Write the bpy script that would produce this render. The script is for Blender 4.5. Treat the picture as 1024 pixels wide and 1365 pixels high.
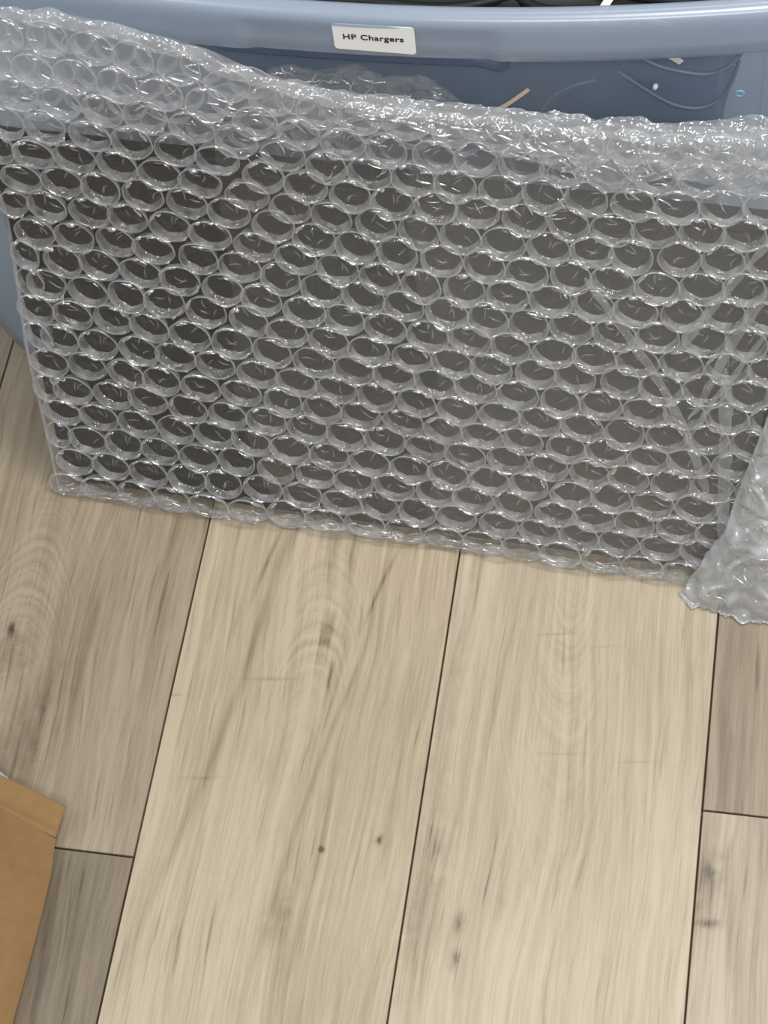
import bpy, bmesh, math, random
from mathutils import Vector, Matrix, noise

random.seed(7)
sc = bpy.context.scene
for o in list(bpy.data.objects):
    bpy.data.objects.remove(o, do_unlink=True)
COL = sc.collection

# ------------------------------------------------------------------ camera
CAM_H = 1.23232
cam_d = bpy.data.cameras.new('camera')
cam_d.sensor_fit = 'HORIZONTAL'
cam_d.sensor_width = 36.0
cam_d.lens = 2700.0 / 1024.0 * 36.0
cam_d.clip_start = 0.02
cam = bpy.data.objects.new('camera', cam_d)
COL.objects.link(cam)
right = Vector((0.98464, 0.15299, -0.08413))
up_c = -Vector((0.09156, -0.86272, -0.49732))
back_c = -Vector((-0.14866, 0.48197, -0.86348))
m = Matrix((right, up_c, back_c)).transposed().to_4x4()
m.translation = (0, 0, CAM_H)
cam.matrix_world = m
sc.camera = cam

# ------------------------------------------------------------------ world, lights, exposure
world = bpy.data.worlds.new('world')
sc.world = world
world.use_nodes = True
bg = world.node_tree.nodes['Background']
bg.inputs['Color'].default_value = (0.86, 0.93, 1.0, 1)
bg.inputs['Strength'].default_value = 0.27


def area(name, loc, target, sx, sy, power, color):
    d = bpy.data.lights.new(name, 'AREA')
    d.shape = 'RECTANGLE'
    d.size, d.size_y = sx, sy
    d.energy = power
    d.color = color
    o = bpy.data.objects.new(name, d)
    COL.objects.link(o)
    o.location = loc
    o.rotation_euler = (Vector(target) - Vector(loc)).to_track_quat('-Z', 'Y').to_euler()
    return o


area('unseen_overhead_light', (0.65, 0.55, 2.6), (0.65, 0.55, 0), 1.2, 0.6, 44, (1.0, 0.97, 0.91))
area('unseen_overhead_light', (0.35, -1.1, 2.6), (0.35, -1.1, 0), 1.2, 0.6, 30, (1.0, 0.98, 0.94))  # unseen, placed on the camera side as front fill for upright surfaces
area('unseen_overhead_light', (-1.3, 0.2, 2.6), (-1.3, 0.2, 0), 0.6, 1.2, 10, (0.95, 0.97, 1.0))  # unseen weak extra, added for more glints on the bubbles
area('unseen_overhead_light', (0.2, 2.3, 2.6), (0.2, 2.3, 0), 1.2, 0.6, 12, (1.0, 0.98, 0.95))  # unseen back light, added so the bubble tops glint

vs = sc.view_settings
vs.view_transform = 'Standard'
vs.look = 'None'
vs.gamma = 1
vs.use_curve_mapping = False
vs.exposure = 0.30
sc.cycles.transparent_max_bounces = 18
sc.cycles.max_bounces = 4
sc.cycles.diffuse_bounces = 3
sc.cycles.glossy_bounces = 3


# ------------------------------------------------------------------ helpers
def smooth(a, b, x):
    t = min(1.0, max(0.0, (x - a) / (b - a)))
    return t * t * (3 - 2 * t)


def lerp_table(tab, x):
    if x <= tab[0][0]:
        return tab[0][1]
    for (x0, y0), (x1, y1) in zip(tab, tab[1:]):
        if x <= x1:
            return y0 + (y1 - y0) * (x - x0) / (x1 - x0)
    return tab[-1][1]


def nz(x, y, z=0.0):
    return noise.noise(Vector((x, y, z)))


class NT:
    """small helper around a node tree"""
    def __init__(self, name):
        self.mat = bpy.data.materials.new(name)
        self.mat.use_nodes = True
        self.t = self.mat.node_tree
        self.t.nodes.clear()
        self.out = self.t.nodes.new('ShaderNodeOutputMaterial')

    def n(self, kind, **kw):
        nd = self.t.nodes.new(kind)
        for k, v in kw.items():
            setattr(nd, k, v)
        return nd

    def link(self, a, b):
        self.t.links.new(a, b)

    def put(self, sock, v):
        if isinstance(v, bpy.types.NodeSocket):
            self.link(v, sock)
        else:
            sock.default_value = v

    def m(self, op, a, b=0.0, c=None):
        nd = self.n('ShaderNodeMath', operation=op)
        self.put(nd.inputs[0], a)
        self.put(nd.inputs[1], b)
        if c is not None:
            self.put(nd.inputs[2], c)
        return nd.outputs[0]

    def vec(self, x, y, z=0.0):
        nd = self.n('ShaderNodeCombineXYZ')
        self.put(nd.inputs[0], x)
        self.put(nd.inputs[1], y)
        self.put(nd.inputs[2], z)
        return nd.outputs[0]

    def noise(self, v, scale=1.0, detail=3.0, rough=0.5, dist=0.0):
        nd = self.n('ShaderNodeTexNoise')
        self.put(nd.inputs['Vector'], v)
        nd.inputs['Scale'].default_value = scale
        nd.inputs['Detail'].default_value = detail
        nd.inputs['Roughness'].default_value = rough
        nd.inputs['Distortion'].default_value = dist
        return nd.outputs['Fac']

    def ramp(self, fac, stops):
        nd = self.n('ShaderNodeValToRGB')
        self.put(nd.inputs[0], fac)
        el = nd.color_ramp.elements
        while len(el) < len(stops):
            el.new(0.5)
        for x, (p, c) in zip(el, stops):
            x.position = p
            x.color = (*c, 1)
        return nd.outputs[0]

    def mixs(self, fac, a, b):
        nd = self.n('ShaderNodeMixShader')
        self.put(nd.inputs[0], fac)
        self.link(a, nd.inputs[1])
        self.link(b, nd.inputs[2])
        return nd.outputs[0]

    def bump(self, h, strength, dist):
        nd = self.n('ShaderNodeBump')
        self.link(h, nd.inputs['Height'])
        nd.inputs['Strength'].default_value = strength
        nd.inputs['Distance'].default_value = dist
        return nd.outputs[0]

    def surf(self, s):
        self.link(s, self.out.inputs['Surface'])
        return self.mat


def principled(name, color, rough=0.5, spec=0.5, noise_amt=0.0, noise_scale=40.0, bump=0.0, coat=0.0):
    t = NT(name)
    b = t.n('ShaderNodeBsdfPrincipled')
    co = t.n('ShaderNodeTexCoord').outputs['Object']
    f = t.noise(co, noise_scale, 4, 0.6)
    lo = tuple(max(0, c * (1 - noise_amt)) for c in color)
    hi = tuple(min(1, c * (1 + noise_amt)) for c in color)
    t.link(t.ramp(f, [(0.25, lo), (0.75, hi)]), b.inputs['Base Color'])
    b.inputs['Roughness'].default_value = rough
    b.inputs['Specular IOR Level'].default_value = spec
    b.inputs['Coat Weight'].default_value = coat
    if bump:
        t.link(t.bump(f, bump, 0.002), b.inputs['Normal'])
    return t.surf(b.outputs[0])


def film(name, haze, tint=(1, 1, 1), rough=0.07, bump=0.35, bscale=160.0, bdist=0.0015, base=0.07, vary=0.5, milk=(0.9, 0.92, 0.94)):
    """thin clear polythene: see-through, glossy, a little milky"""
    t = NT(name)
    co = t.n('ShaderNodeTexCoord').outputs['Object']
    oi = t.n('ShaderNodeObjectInfo').outputs['Random']
    cx = t.n('ShaderNodeVectorMath', operation='ADD')
    t.link(co, cx.inputs[0])
    t.link(t.vec(t.m('MULTIPLY', oi, 7.0), t.m('MULTIPLY', oi, 13.0), oi), cx.inputs[1])
    f = t.noise(cx.outputs[0], bscale, 1.0, 0.5, 0.0)
    nrm = t.bump(f, bump, bdist) if bump else None
    gl = t.n('ShaderNodeBsdfGlossy')
    gl.inputs['Roughness'].default_value = rough
    gl.inputs['Color'].default_value = (1, 1, 1, 1)
    if nrm:
        t.link(nrm, gl.inputs['Normal'])
    tr = t.n('ShaderNodeBsdfTransparent')
    tr.inputs['Color'].default_value = (*tint, 1)
    lw = t.n('ShaderNodeLayerWeight')
    lw.inputs['Blend'].default_value = 0.5
    fr = t.m('POWER', lw.outputs['Facing'], 4.0)
    fr = t.m('MULTIPLY_ADD', fr, 0.75, base)
    clear = t.mixs(fr, tr.outputs[0], gl.outputs[0])
    if haze <= 0.0:
        return t.surf(clear)
    di = t.n('ShaderNodeBsdfDiffuse')
    di.inputs['Color'].default_value = (*milk, 1)
    tl = t.n('ShaderNodeBsdfTranslucent')
    tl.inputs['Color'].default_value = (*milk, 1)
    milky = t.mixs(0.5, di.outputs[0], tl.outputs[0])
    if vary > 0.6:
        f2 = t.noise(cx.outputs[0], bscale * 0.35, 1.0, 0.5)
        hz = t.m('MULTIPLY', t.m('MULTIPLY_ADD', t.m('SUBTRACT', f2, 0.5), vary * 2, 1.0), haze)
        hz = t.m('MAXIMUM', hz, 0.0)
    else:
        hz = haze
    return t.surf(t.mixs(hz, clear, milky))


def mesh_obj(name, verts, faces, mats, parent=None, smooth_shade=True, mat_idx=None):
    me = bpy.data.meshes.new(name)
    me.from_pydata([tuple(v) for v in verts], [], faces)
    if not isinstance(mats, (list, tuple)):
        mats = [mats]
    for mm in mats:
        me.materials.append(mm)
    if mat_idx:
        me.polygons.foreach_set('material_index', mat_idx)
    if smooth_shade:
        me.polygons.foreach_set('use_smooth', [True] * len(me.polygons))
    me.update()
    o = bpy.data.objects.new(name, me)
    COL.objects.link(o)
    if parent:
        o.parent = parent
    return o


def bm_obj(name, bm, mat, parent=None, smooth_shade=True):
    me = bpy.data.meshes.new(name)
    bm.to_mesh(me)
    bm.free()
    me.materials.append(mat)
    if smooth_shade:
        me.polygons.foreach_set('use_smooth', [True] * len(me.polygons))
    o = bpy.data.objects.new(name, me)
    COL.objects.link(o)
    if parent:
        o.parent = parent
    return o


def empty(name, loc=(0, 0, 0)):
    o = bpy.data.objects.new(name, None)
    o.empty_display_size = 0.05
    COL.objects.link(o)
    o.location = loc
    return o


def tag(o, label, cat, group=None, kind=None):
    o['label'] = label
    o['category'] = cat
    if group:
        o['group'] = group
    if kind:
        o['kind'] = kind
    return o


def set_parent(child, parent):
    """parent keeping world-space mesh coordinates"""
    child.parent = parent
    child.matrix_parent_inverse = Matrix.Translation(parent.location).inverted()


def tube_geo(pts, r, seg=8, closed=False):
    pts = [Vector(p) for p in pts]
    V, F = [], []
    n = len(pts)
    prev = None
    for i, p in enumerate(pts):
        if closed:
            t = (pts[(i + 1) % n] - pts[i - 1]).normalized()
        else:
            t = (pts[min(i + 1, n - 1)] - pts[max(i - 1, 0)]).normalized()
        if prev is None:
            a = t.orthogonal().normalized()
        else:
            a = (prev - t * prev.dot(t)).normalized()
        prev = a
        b = t.cross(a)
        rr = r(i / max(1, n - 1)) if callable(r) else r
        for k in range(seg):
            an = 2 * math.pi * k / seg
            V.append(p + (a * math.cos(an) + b * math.sin(an)) * rr)
    m_ = n if closed else n - 1
    for i in range(m_):
        for k in range(seg):
            j = (i + 1) % n
            F.append((i * seg + k, i * seg + (k + 1) % seg, j * seg + (k + 1) % seg, j * seg + k))
    if not closed:
        F.append(tuple(range(seg))[::-1])
        F.append(tuple((n - 1) * seg + k for k in range(seg)))
    return V, F


def catmull(pts, sub=8, closed=False):
    P = [Vector(p) for p in pts]
    n = len(P)
    out = []
    rng = n if closed else n - 1
    for i in range(rng):
        if closed:
            p0, p1, p2, p3 = P[i - 1], P[i], P[(i + 1) % n], P[(i + 2) % n]
        else:
            p0, p1, p2, p3 = P[max(i - 1, 0)], P[i], P[i + 1], P[min(i + 2, n - 1)]
        for k in range(sub):
            t = k / sub
            out.append(0.5 * ((2 * p1) + (p2 - p0) * t + (2 * p0 - 5 * p1 + 4 * p2 - p3) * t * t + (3 * p1 - p0 - 3 * p2 + p3) * t ** 3))
    if not closed:
        out.append(P[-1])
    return out


# ------------------------------------------------------------------ floor of printed wood planks
PW, PL, GAP = 0.18, 1.22, 0.0012
SEAM0 = -0.33465


def wood(name, light, dark, seed, cath=(), spots=(), scuffs=(), stripe=1.0, streaks=()):
    t = NT(name)
    co = t.n('ShaderNodeTexCoord').outputs['Object']
    sp = t.n('ShaderNodeSeparateXYZ')
    t.link(co, sp.inputs[0])
    x, y = sp.outputs[0], sp.outputs[1]
    wob = t.noise(t.vec(t.m('MULTIPLY', x, 9.0), t.m('MULTIPLY', y, 3.0), seed), 1, 2, 0.5)
    xw = t.m('MULTIPLY_ADD', t.m('SUBTRACT', wob, 0.5), 0.045, x)
    broad = t.noise(t.vec(t.m('MULTIPLY', xw, 38.0), t.m('MULTIPLY', y, 1.1), seed + 1), 1, 6, 0.62)
    grain = t.noise(t.vec(t.m('MULTIPLY', xw, 190.0), t.m('MULTIPLY', y, 5.0), seed + 2), 1, 4, 0.65)
    fibre = t.noise(t.vec(t.m('MULTIPLY', x, 620.0), t.m('MULTIPLY', y, 26.0), seed + 3), 1, 3, 0.7)
    blot = t.noise(t.vec(t.m('MULTIPLY', x, 12.0), t.m('MULTIPLY', y, 7.0), seed + 5), 1, 4, 0.6)
    val = t.m('MULTIPLY', t.m('SUBTRACT', broad, 0.5), 1.0 * stripe)
    val = t.m('MULTIPLY_ADD', t.m('SUBTRACT', grain, 0.5), 1.05, val)
    val = t.m('MULTIPLY_ADD', t.m('SUBTRACT', fibre, 0.5), 0.60, val)
    val = t.m('MULTIPLY_ADD', t.m('SUBTRACT', blot, 0.5), 0.40, val)

    pore = t.noise(t.vec(t.m('MULTIPLY', xw, 330.0), t.m('MULTIPLY', y, 13.0), seed + 11), 1, 2, 0.5)
    pore = t.m('MAXIMUM', t.m('SUBTRACT', pore, 0.60), 0.0)
    val = t.m('MULTIPLY_ADD', pore, -2.6, val)

    def gauss(u, s):
        q = t.m('DIVIDE', u, s)
        return t.m('POWER', 2.718, t.m('MULTIPLY', t.m('MULTIPLY', q, q), -1.0))

    for (x0, y0, k, sgn, sx, sy, freq, amp) in cath:
        dx = t.m('SUBTRACT', xw, x0)
        dy = t.m('SUBTRACT', y, y0)
        par = t.m('MULTIPLY_ADD', t.m('MULTIPLY', dx, dx), k, t.m('MULTIPLY', dy, sgn))
        jit = t.noise(t.vec(t.m('MULTIPLY', x, 40.0), t.m('MULTIPLY', y, 18.0), seed + 7), 1, 3, 0.6)
        ph = t.m('MULTIPLY_ADD', par, freq, t.m('MULTIPLY', jit, 9.0))
        wv = t.m('MULTIPLY', t.m('SUBTRACT', t.noise(t.vec(t.m('MULTIPLY', ph, 0.36), seed, 0.0), 1, 2, 0.5), 0.5), 3.6)
        wv = t.m('MULTIPLY', wv, t.m('MULTIPLY', gauss(dx, sx), gauss(dy, sy)))
        val = t.m('MULTIPLY_ADD', wv, amp * 0.55, val)
    jx = t.noise(t.vec(t.m('MULTIPLY', x, 70.0), t.m('MULTIPLY', y, 70.0), seed + 9), 1, 3, 0.6)
    jx = t.m('SUBTRACT', jx, 0.5)
    for (x0, y0, rx, ry, st) in spots:
        dx = t.m('SUBTRACT', t.m('MULTIPLY_ADD', jx, rx * 3.0, x), x0)
        dy = t.m('SUBTRACT', t.m('MULTIPLY_ADD', jx, ry * 1.5, y), y0)
        g = t.m('MULTIPLY', gauss(dx, rx), gauss(dy, ry))
        val = t.m('MULTIPLY_ADD', g, -st, val)
    for (x0, y0, rx, ry, slope, st) in scuffs:
        dx = t.m('SUBTRACT', x, x0)
        dy = t.m('SUBTRACT', t.m('MULTIPLY_ADD', jx, 0.004, y), y0)
        dy = t.m('MULTIPLY_ADD', dx, -slope, dy)
        g = t.m('MULTIPLY', gauss(dx, rx * 0.5), gauss(dy, ry))
        val = t.m('MULTIPLY_ADD', t.m('MULTIPLY', g, fibre), -0.9 * st, val)
    for (x0, y0, rx, ry, slope, st) in streaks:      # long dark lines along the grain
        dy = t.m('SUBTRACT', y, y0)
        dx = t.m('SUBTRACT', xw, x0)
        dx = t.m('MULTIPLY_ADD', dy, -slope, dx)
        g = t.m('MULTIPLY', gauss(dx, rx), gauss(dy, ry))
        val = t.m('MULTIPLY_ADD', g, -st * 0.6, val)
    v01 = t.m('MULTIPLY_ADD', val, 0.74, 0.57)
    mid = tuple(0.55 * a + 0.45 * b for a, b in zip(light, dark))
    deep = tuple(c * 0.38 for c in dark)
    hi = tuple(min(1, c * 1.10) for c in light)
    colr = t.ramp(v01, [(0.0, deep), (0.26, dark), (0.50, mid), (0.68, light), (1.0, hi)])
    b = t.n('ShaderNodeBsdfPrincipled')
    t.link(colr, b.inputs['Base Color'])
    b.inputs['Roughness'].default_value = 0.42
    b.inputs['Specular IOR Level'].default_value = 0.35
    t.link(t.bump(grain, 0.12, 0.0008), b.inputs['Normal'])
    return t.surf(b.outputs[0])


def plank_mesh():
    bm = bmesh.new()
    bmesh.ops.create_cube(bm, size=1.0)
    for v in bm.verts:
        v.co.x *= PW - GAP
        v.co.y *= PL - GAP
        v.co.z = v.co.z * 0.008 - 0.004
    top = [e_ for e_ in bm.edges if all(abs(v.co.z) < 1e-6 for v in e_.verts)]
    bmesh.ops.bevel(bm, geom=top, offset=0.0006, segments=2, affect='EDGES', profile=0.5)
    me = bpy.data.meshes.new('plank')
    bm.to_mesh(me)
    bm.free()
    return me


base_bm = bmesh.new()
bmesh.ops.create_cube(base_bm, size=1.0)
for v in base_bm.verts:
    v.co.x = v.co.x * 2.34 - 0.155
    v.co.y = v.co.y * 3.66 + 0.9
    v.co.z = v.co.z * 0.02 - 0.0175
floor = bm_obj('floor', base_bm, principled('seam_brown', (0.17, 0.105, 0.075), 0.8), None, False)
floor['kind'] = 'structure'
floor['label'] = 'pale wood plank floor with thin brown seams'

L0, D0 = (0.335, 0.275, 0.196), (0.180, 0.138, 0.094)       # left plank
L1, D1 = (0.440, 0.370, 0.270), (0.258, 0.204, 0.140)
L2, D2 = (0.468, 0.400, 0.300), (0.298, 0.242, 0.172)
LG, DG = (0.310, 0.258, 0.193), (0.165, 0.130, 0.094)
LR, DR = (0.420, 0.360, 0.277), (0.240, 0.195, 0.143)
pm = plank_mesh()
# column -> list of (centre y) offsets of end joints (world y of one end joint)
joints = {-4: 0.25, -3: 0.80, -2: 0.12, -1: 0.4154, 0: 0.02, 1: 1.02, 2: 0.4918, 3: 0.1, 4: 0.72, 5: 0.33}
generic = [wood('plank_print_sand', L1, D1, 31.0, cath=[(0.0, 0.1, 26, -1, 0.04, 0.2, 260, 0.25)]),
           wood('plank_print_grey', LG, DG, 47.0, cath=[(0.02, -0.2, 22, 1, 0.04, 0.2, 240, 0.25)]),
           wood('plank_print_cream', L2, D2, 63.0)]
gi = 0
for c in range(-6, 7):
    xc = SEAM0 + (c + 0.5) * PW
    j = joints.get(c, 0.1 + 0.37 * (c % 3))
    ys = [j + PL * (k + 0.5) for k in range(-3, 4)]
    for yc in ys:
        if yc < -0.95 or yc > 2.75:
            continue
        mat = None

        def loc(px, py):
            return px - xc, py - yc
        top_at = yc - PL / 2 <= 0.6 <= yc + PL / 2
        low_at = yc - PL / 2 <= 0.36 <= yc + PL / 2
        if c == -1 and top_at:
            a = loc(-0.452, 0.60)
            mat = wood('plank_print_left', L0, D0, 3.0,
                       cath=[(*a, 34, 1, 0.030, 0.075, 520, 0.55)],
                       spots=[(*loc(-0.456, 0.568), 0.0025, 0.006, 0.9), (*loc(-0.452, 0.548), 0.012, 0.02, 0.35),
                              (*loc(-0.435, 0.48), 0.02, 0.05, 0.35)],
                       streaks=[(*loc(-0.40, 0.53), 0.004, 0.07, 0.10, 0.30), (*loc(-0.355, 0.64), 0.002, 0.05, 0.05, 0.4),
                                (*loc(-0.42, 0.50), 0.006, 0.06, 0.12, 0.3)], stripe=1.1)
        elif c == -1 and low_at:
            mat = wood('plank_print_dark_left', (0.225, 0.182, 0.133), (0.118, 0.091, 0.064), 9.0, stripe=1.2,
                       streaks=[(*loc(-0.375, 0.36), 0.004, 0.1, 0.0, 0.35), (*loc(-0.392, 0.30), 0.008, 0.1, 0.0, 0.3)])
        elif c == 0 and top_at:
            mat = wood('plank_print_centre_left', L1, D1, 14.0,
                       cath=[(*loc(-0.244, 0.585), 70, 1, 0.022, 0.07, 420, 0.50)],
                       spots=[(*loc(-0.236, 0.590), 0.004, 0.012, 0.5), (*loc(-0.229, 0.558), 0.0015, 0.012, 0.6),
                              (*loc(-0.213, 0.436), 0.0020, 0.0022, 0.9), (*loc(-0.178, 0.446), 0.0022, 0.003, 0.9),
                              (*loc(-0.234, 0.39), 0.007, 0.02, 0.3)],
                       scuffs=[(*loc(-0.268, 0.551), 0.035, 0.0011, 0.10, 0.55), (*loc(-0.33, 0.532), 0.010, 0.0012, 0.2, 0.5),
                               (*loc(-0.30, 0.475), 0.03, 0.0012, 0.15, 0.35)],
                       streaks=[(*loc(-0.283, 0.640), 0.0020, 0.030, 0.25, 0.75), (*loc(-0.208, 0.630), 0.0016, 0.030, 0.33, 0.7),
                                (*loc(-0.292, 0.53), 0.0035, 0.16, 0.17, 0.55), (*loc(-0.222, 0.52), 0.0022, 0.16, 0.12, 0.5),
                                (*loc(-0.215, 0.40), 0.0016, 0.12, 0.05, 0.35)])
        elif c == 1 and top_at:
            mat = wood('plank_print_centre_right', L2, D2, 22.0, stripe=0.8,
                       cath=[(*loc(-0.070, 0.555), 95, -1, 0.030, 0.085, 330, 0.62)],
                       spots=[(*loc(-0.119, 0.398), 0.004, 0.007, 0.55), (*loc(-0.1195, 0.374), 0.0025, 0.006, 0.6),
                              (*loc(-0.145, 0.41), 0.012, 0.06, 0.35), (*loc(-0.148, 0.55), 0.006, 0.08, 0.22),
                              (*loc(-0.095, 0.415), 0.003, 0.012, 0.25)],
                       scuffs=[(*loc(-0.082, 0.606), 0.022, 0.0010, 0.15, 0.6), (*loc(-0.02, 0.52), 0.025, 0.0009, 0.12, 0.4),
                               (*loc(-0.05, 0.60), 0.02, 0.0010, 0.2, 0.35), (*loc(-0.07, 0.52), 0.03, 0.0010, 0.1, 0.4)],
                       streaks=[(*loc(-0.112, 0.545), 0.0018, 0.060, 0.05, 0.5), (*loc(-0.142, 0.64), 0.0014, 0.04, 0.02, 0.6),
                                (*loc(-0.128, 0.42), 0.0016, 0.09, 0.03, 0.3)])
        elif c == 2 and top_at:
            mat = wood('plank_print_right', LG, DG, 26.0, stripe=1.0,
                       streaks=[(*loc(0.036, 0.56), 0.004, 0.09, 0.0, 0.35)])
        elif c == 2 and low_at:
            mat = wood('plank_print_right_knotty', LR, DR, 29.0,
                       spots=[(*loc(0.033, 0.452), 0.005, 0.007, 0.4), (*loc(0.032, 0.440), 0.010, 0.030, 0.35),
                              (*loc(0.034, 0.417), 0.006, 0.003, 0.5)],
                       streaks=[(*loc(0.046, 0.430), 0.003, 0.035, -0.12, 0.6), (*loc(0.044, 0.470), 0.002, 0.02, 0.15, 0.45)])
        else:
            mat = generic[gi % 3]
            gi += 1
        o = bpy.data.objects.new('plank', pm)
        COL.objects.link(o)
        if not pm.materials:
            pm.materials.append(mat)
        o.location = (xc, yc, 0)
        o.parent = floor
        o.material_slots[0].link = 'OBJECT'
        o.material_slots[0].material = mat

# ------------------------------------------------------------------ storage tote behind
CX, CY = -0.20, 0.975          # centre of the tote


def outline(hw, front, back, r, bow, step=0.012):
    """closed outline, counter-clockwise from the front centre; front side bowed towards the viewer"""
    def edge(p, q, n_):
        return [(p[0] + (q[0] - p[0]) * k / n_, p[1] + (q[1] - p[1]) * k / n_) for k in range(n_)]
    pts = []
    f, bk = front + bow, back
    xr, xl = CX + hw, CX - hw
    n1 = 100
    pts += edge((xl + r, f), (xr - r, f), n1)
    pts += [(xr - r + r * math.sin(a), f + r - r * math.cos(a)) for a in [math.pi / 2 * k / 12 for k in range(12)]]
    pts += edge((xr, f + r), (xr, bk - r), 24)
    pts += [(xr - r + r * math.cos(a), bk - r + r * math.sin(a)) for a in [math.pi / 2 * k / 12 for k in range(12)]]
    pts += edge((xr - r, bk), (xl + r, bk), 40)
    pts += [(xl + r - r * math.sin(a), bk - r + r * math.cos(a)) for a in [math.pi / 2 * k / 12 for k in range(12)]]
    pts += edge((xl, bk - r), (xl, f + r), 24)
    pts += [(xl + r - r * math.cos(a), f + r - r * math.sin(a)) for a in [math.pi / 2 * k / 12 for k in range(12)]]
    out = []
    for x, y in pts:
        w = max(0.0, 1 - ((x - CX) / (hw)) ** 2)
        sidew = max(0.0, min(1.0, (CY - y) / (CY - f)))
        rx = max(0.0, (x - CX) / hw)
        out.append((x, y - bow * w * sidew + 0.45 * bow * rx * rx * sidew))
    return out


def plastic(name, alpha, col, tint, rough, gloss=0.06):
    t = NT(name)
    co = t.n('ShaderNodeTexCoord').outputs['Object']
    f = t.noise(co, 6.0, 3, 0.5)
    tr = t.n('ShaderNodeBsdfTransparent')
    tr.inputs['Color'].default_value = (*tint, 1)
    di = t.n('ShaderNodeBsdfDiffuse')
    di.inputs['Color'].default_value = (*col, 1)
    tl = t.n('ShaderNodeBsdfTranslucent')
    tl.inputs['Color'].default_value = (*col, 1)
    gl = t.n('ShaderNodeBsdfGlossy')
    gl.inputs['Roughness'].default_value = rough
    body = t.mixs(0.5, di.outputs[0], tl.outputs[0])
    a = t.m('MULTIPLY_ADD', t.m('SUBTRACT', f, 0.5), 0.10, alpha)
    s = t.mixs(a, body, tr.outputs[0])
    lw = t.n('ShaderNodeLayerWeight')
    fr = t.m('MULTIPLY_ADD', t.m('POWER', lw.outputs['Facing'], 4.0), 0.5, gloss)
    return t.surf(t.mixs(fr, s, gl.outputs[0]))


BODY_MAT = plastic('frosted_blue_plastic', 0.76, (0.72, 0.81, 0.93), (0.90, 0.945, 0.985), 0.22, 0.04)
RIM_MAT = plastic('frosted_blue_plastic_thick', 0.40, (0.60, 0.67, 0.77), (0.80, 0.90, 1.0), 0.25)
RIM_SHADE_MAT = plastic('rim_shade_plastic', 0.62, (0.22, 0.27, 0.34), (0.78, 0.87, 1.0), 0.3, 0.03)

tote = empty('storage_tote', (CX, CY, 0.0))
tag(tote, 'large frosted blue plastic storage tote with labelled rim, behind the bubble wrap', 'storage tote')


def sweep(name, rings, mat, parent, cap_bottom=False, thick=0.0022):
    V, F = [], []
    n_ = len(rings[0][0])
    for ring, z in rings:
        V += [(x, y, (z(x, y) if callable(z) else z)) for x, y in ring]
    for i in range(len(rings) - 1):
        for k in range(n_):
            F.append((i * n_ + k, i * n_ + (k + 1) % n_, (i + 1) * n_ + (k + 1) % n_, (i + 1) * n_ + k))
    if cap_bottom:
        F.append(tuple(range(n_))[::-1])
    o = mesh_obj(name, V, F, mat)
    md = o.modifiers.new('thickness', 'SOLIDIFY')
    md.thickness = thick
    md.offset = -1
    set_parent(o, parent)
    return o


def wall_ring(t):
    # t = 0 base, 1 top
    return outline(0.350 + 0.008 * t, 0.761 + 0.001 * t, 1.190 + 0.01 * t, 0.09, 0.028 + 0.012 * t)


zs = [(0.004, 0), (0.010, 0), (0.03, 0), (0.1, 0), (0.2, 0), (0.3, 0), (0.38, 0), (0.405, 0), (0.425, 0.0075), (0.4345, 0.0105)]
rings = []
for i, (z, d) in enumerate(zs):
    t = z / 0.437
    rg = wall_ring(t)
    if i == 0:
        rg = [(CX + (x - CX) * 0.985, CY + (y - CY) * 0.98) for x, y in rg]
    if d:
        rg = outline(0.358 + d, 0.762 - d * 1.16, 1.20 + d, 0.09 + d * 0.5, 0.042)
    rings.append((rg, z))
sweep('body', rings, BODY_MAT, tote, cap_bottom=True)


def rim_ring(d, handle=0.0):
    base = outline(0.358 + d, 0.762 - d * 1.16, 1.20 + d, 0.09 + d * 0.5, 0.042)
    out = []
    for x, y in base:
        if handle and y < 0.80:
            g = smooth(-0.263, -0.257, x) * (1 - smooth(-0.129, -0.122, x))
            y += handle * g
        out.append((x, y))
    return out


prof = [(0.0105, 0.4350, 0), (0.0112, 0.4362, 0), (0.0128, 0.4372, 0), (0.0155, 0.4372, 0), (0.0172, 0.4362, 0), (0.0178, 0.4345, 0),
        (0.0180, 0.433, 0), (0.0182, 0.4315, .0008), (0.0184, 0.429, 0.0018), (0.0185, 0.4265, 0.0022), (0.0188, 0.420, 0.0022), (0.0190, 0.4105, 0.0018)]
sweep('rim', [(rim_ring(d, hd), z) for d, z, hd in prof], RIM_MAT, tote, thick=0.0024)

# rounded dark rib, its tint standing in for the shade under the rim
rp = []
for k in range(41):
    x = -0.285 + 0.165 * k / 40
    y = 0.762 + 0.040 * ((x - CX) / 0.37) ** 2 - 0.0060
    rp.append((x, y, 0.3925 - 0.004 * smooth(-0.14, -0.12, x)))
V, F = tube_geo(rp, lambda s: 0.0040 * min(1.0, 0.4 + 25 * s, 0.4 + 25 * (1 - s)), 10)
set_parent(mesh_obj('rim_shade_rib', V, F, RIM_SHADE_MAT), tote)

# small moulded pip on the wall
V, F = tube_geo([(0.006 + 0.0021 * math.cos(a), 0.7615, 0.373 + 0.0021 * math.sin(a)) for a in [2 * math.pi * k / 14 for k in range(14)]], 0.0007, 6, True)
set_parent(mesh_obj('moulded_pip', V, F, principled('pale_blue_plastic', (0.25, 0.45, 0.6), 0.4)), tote)

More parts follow.
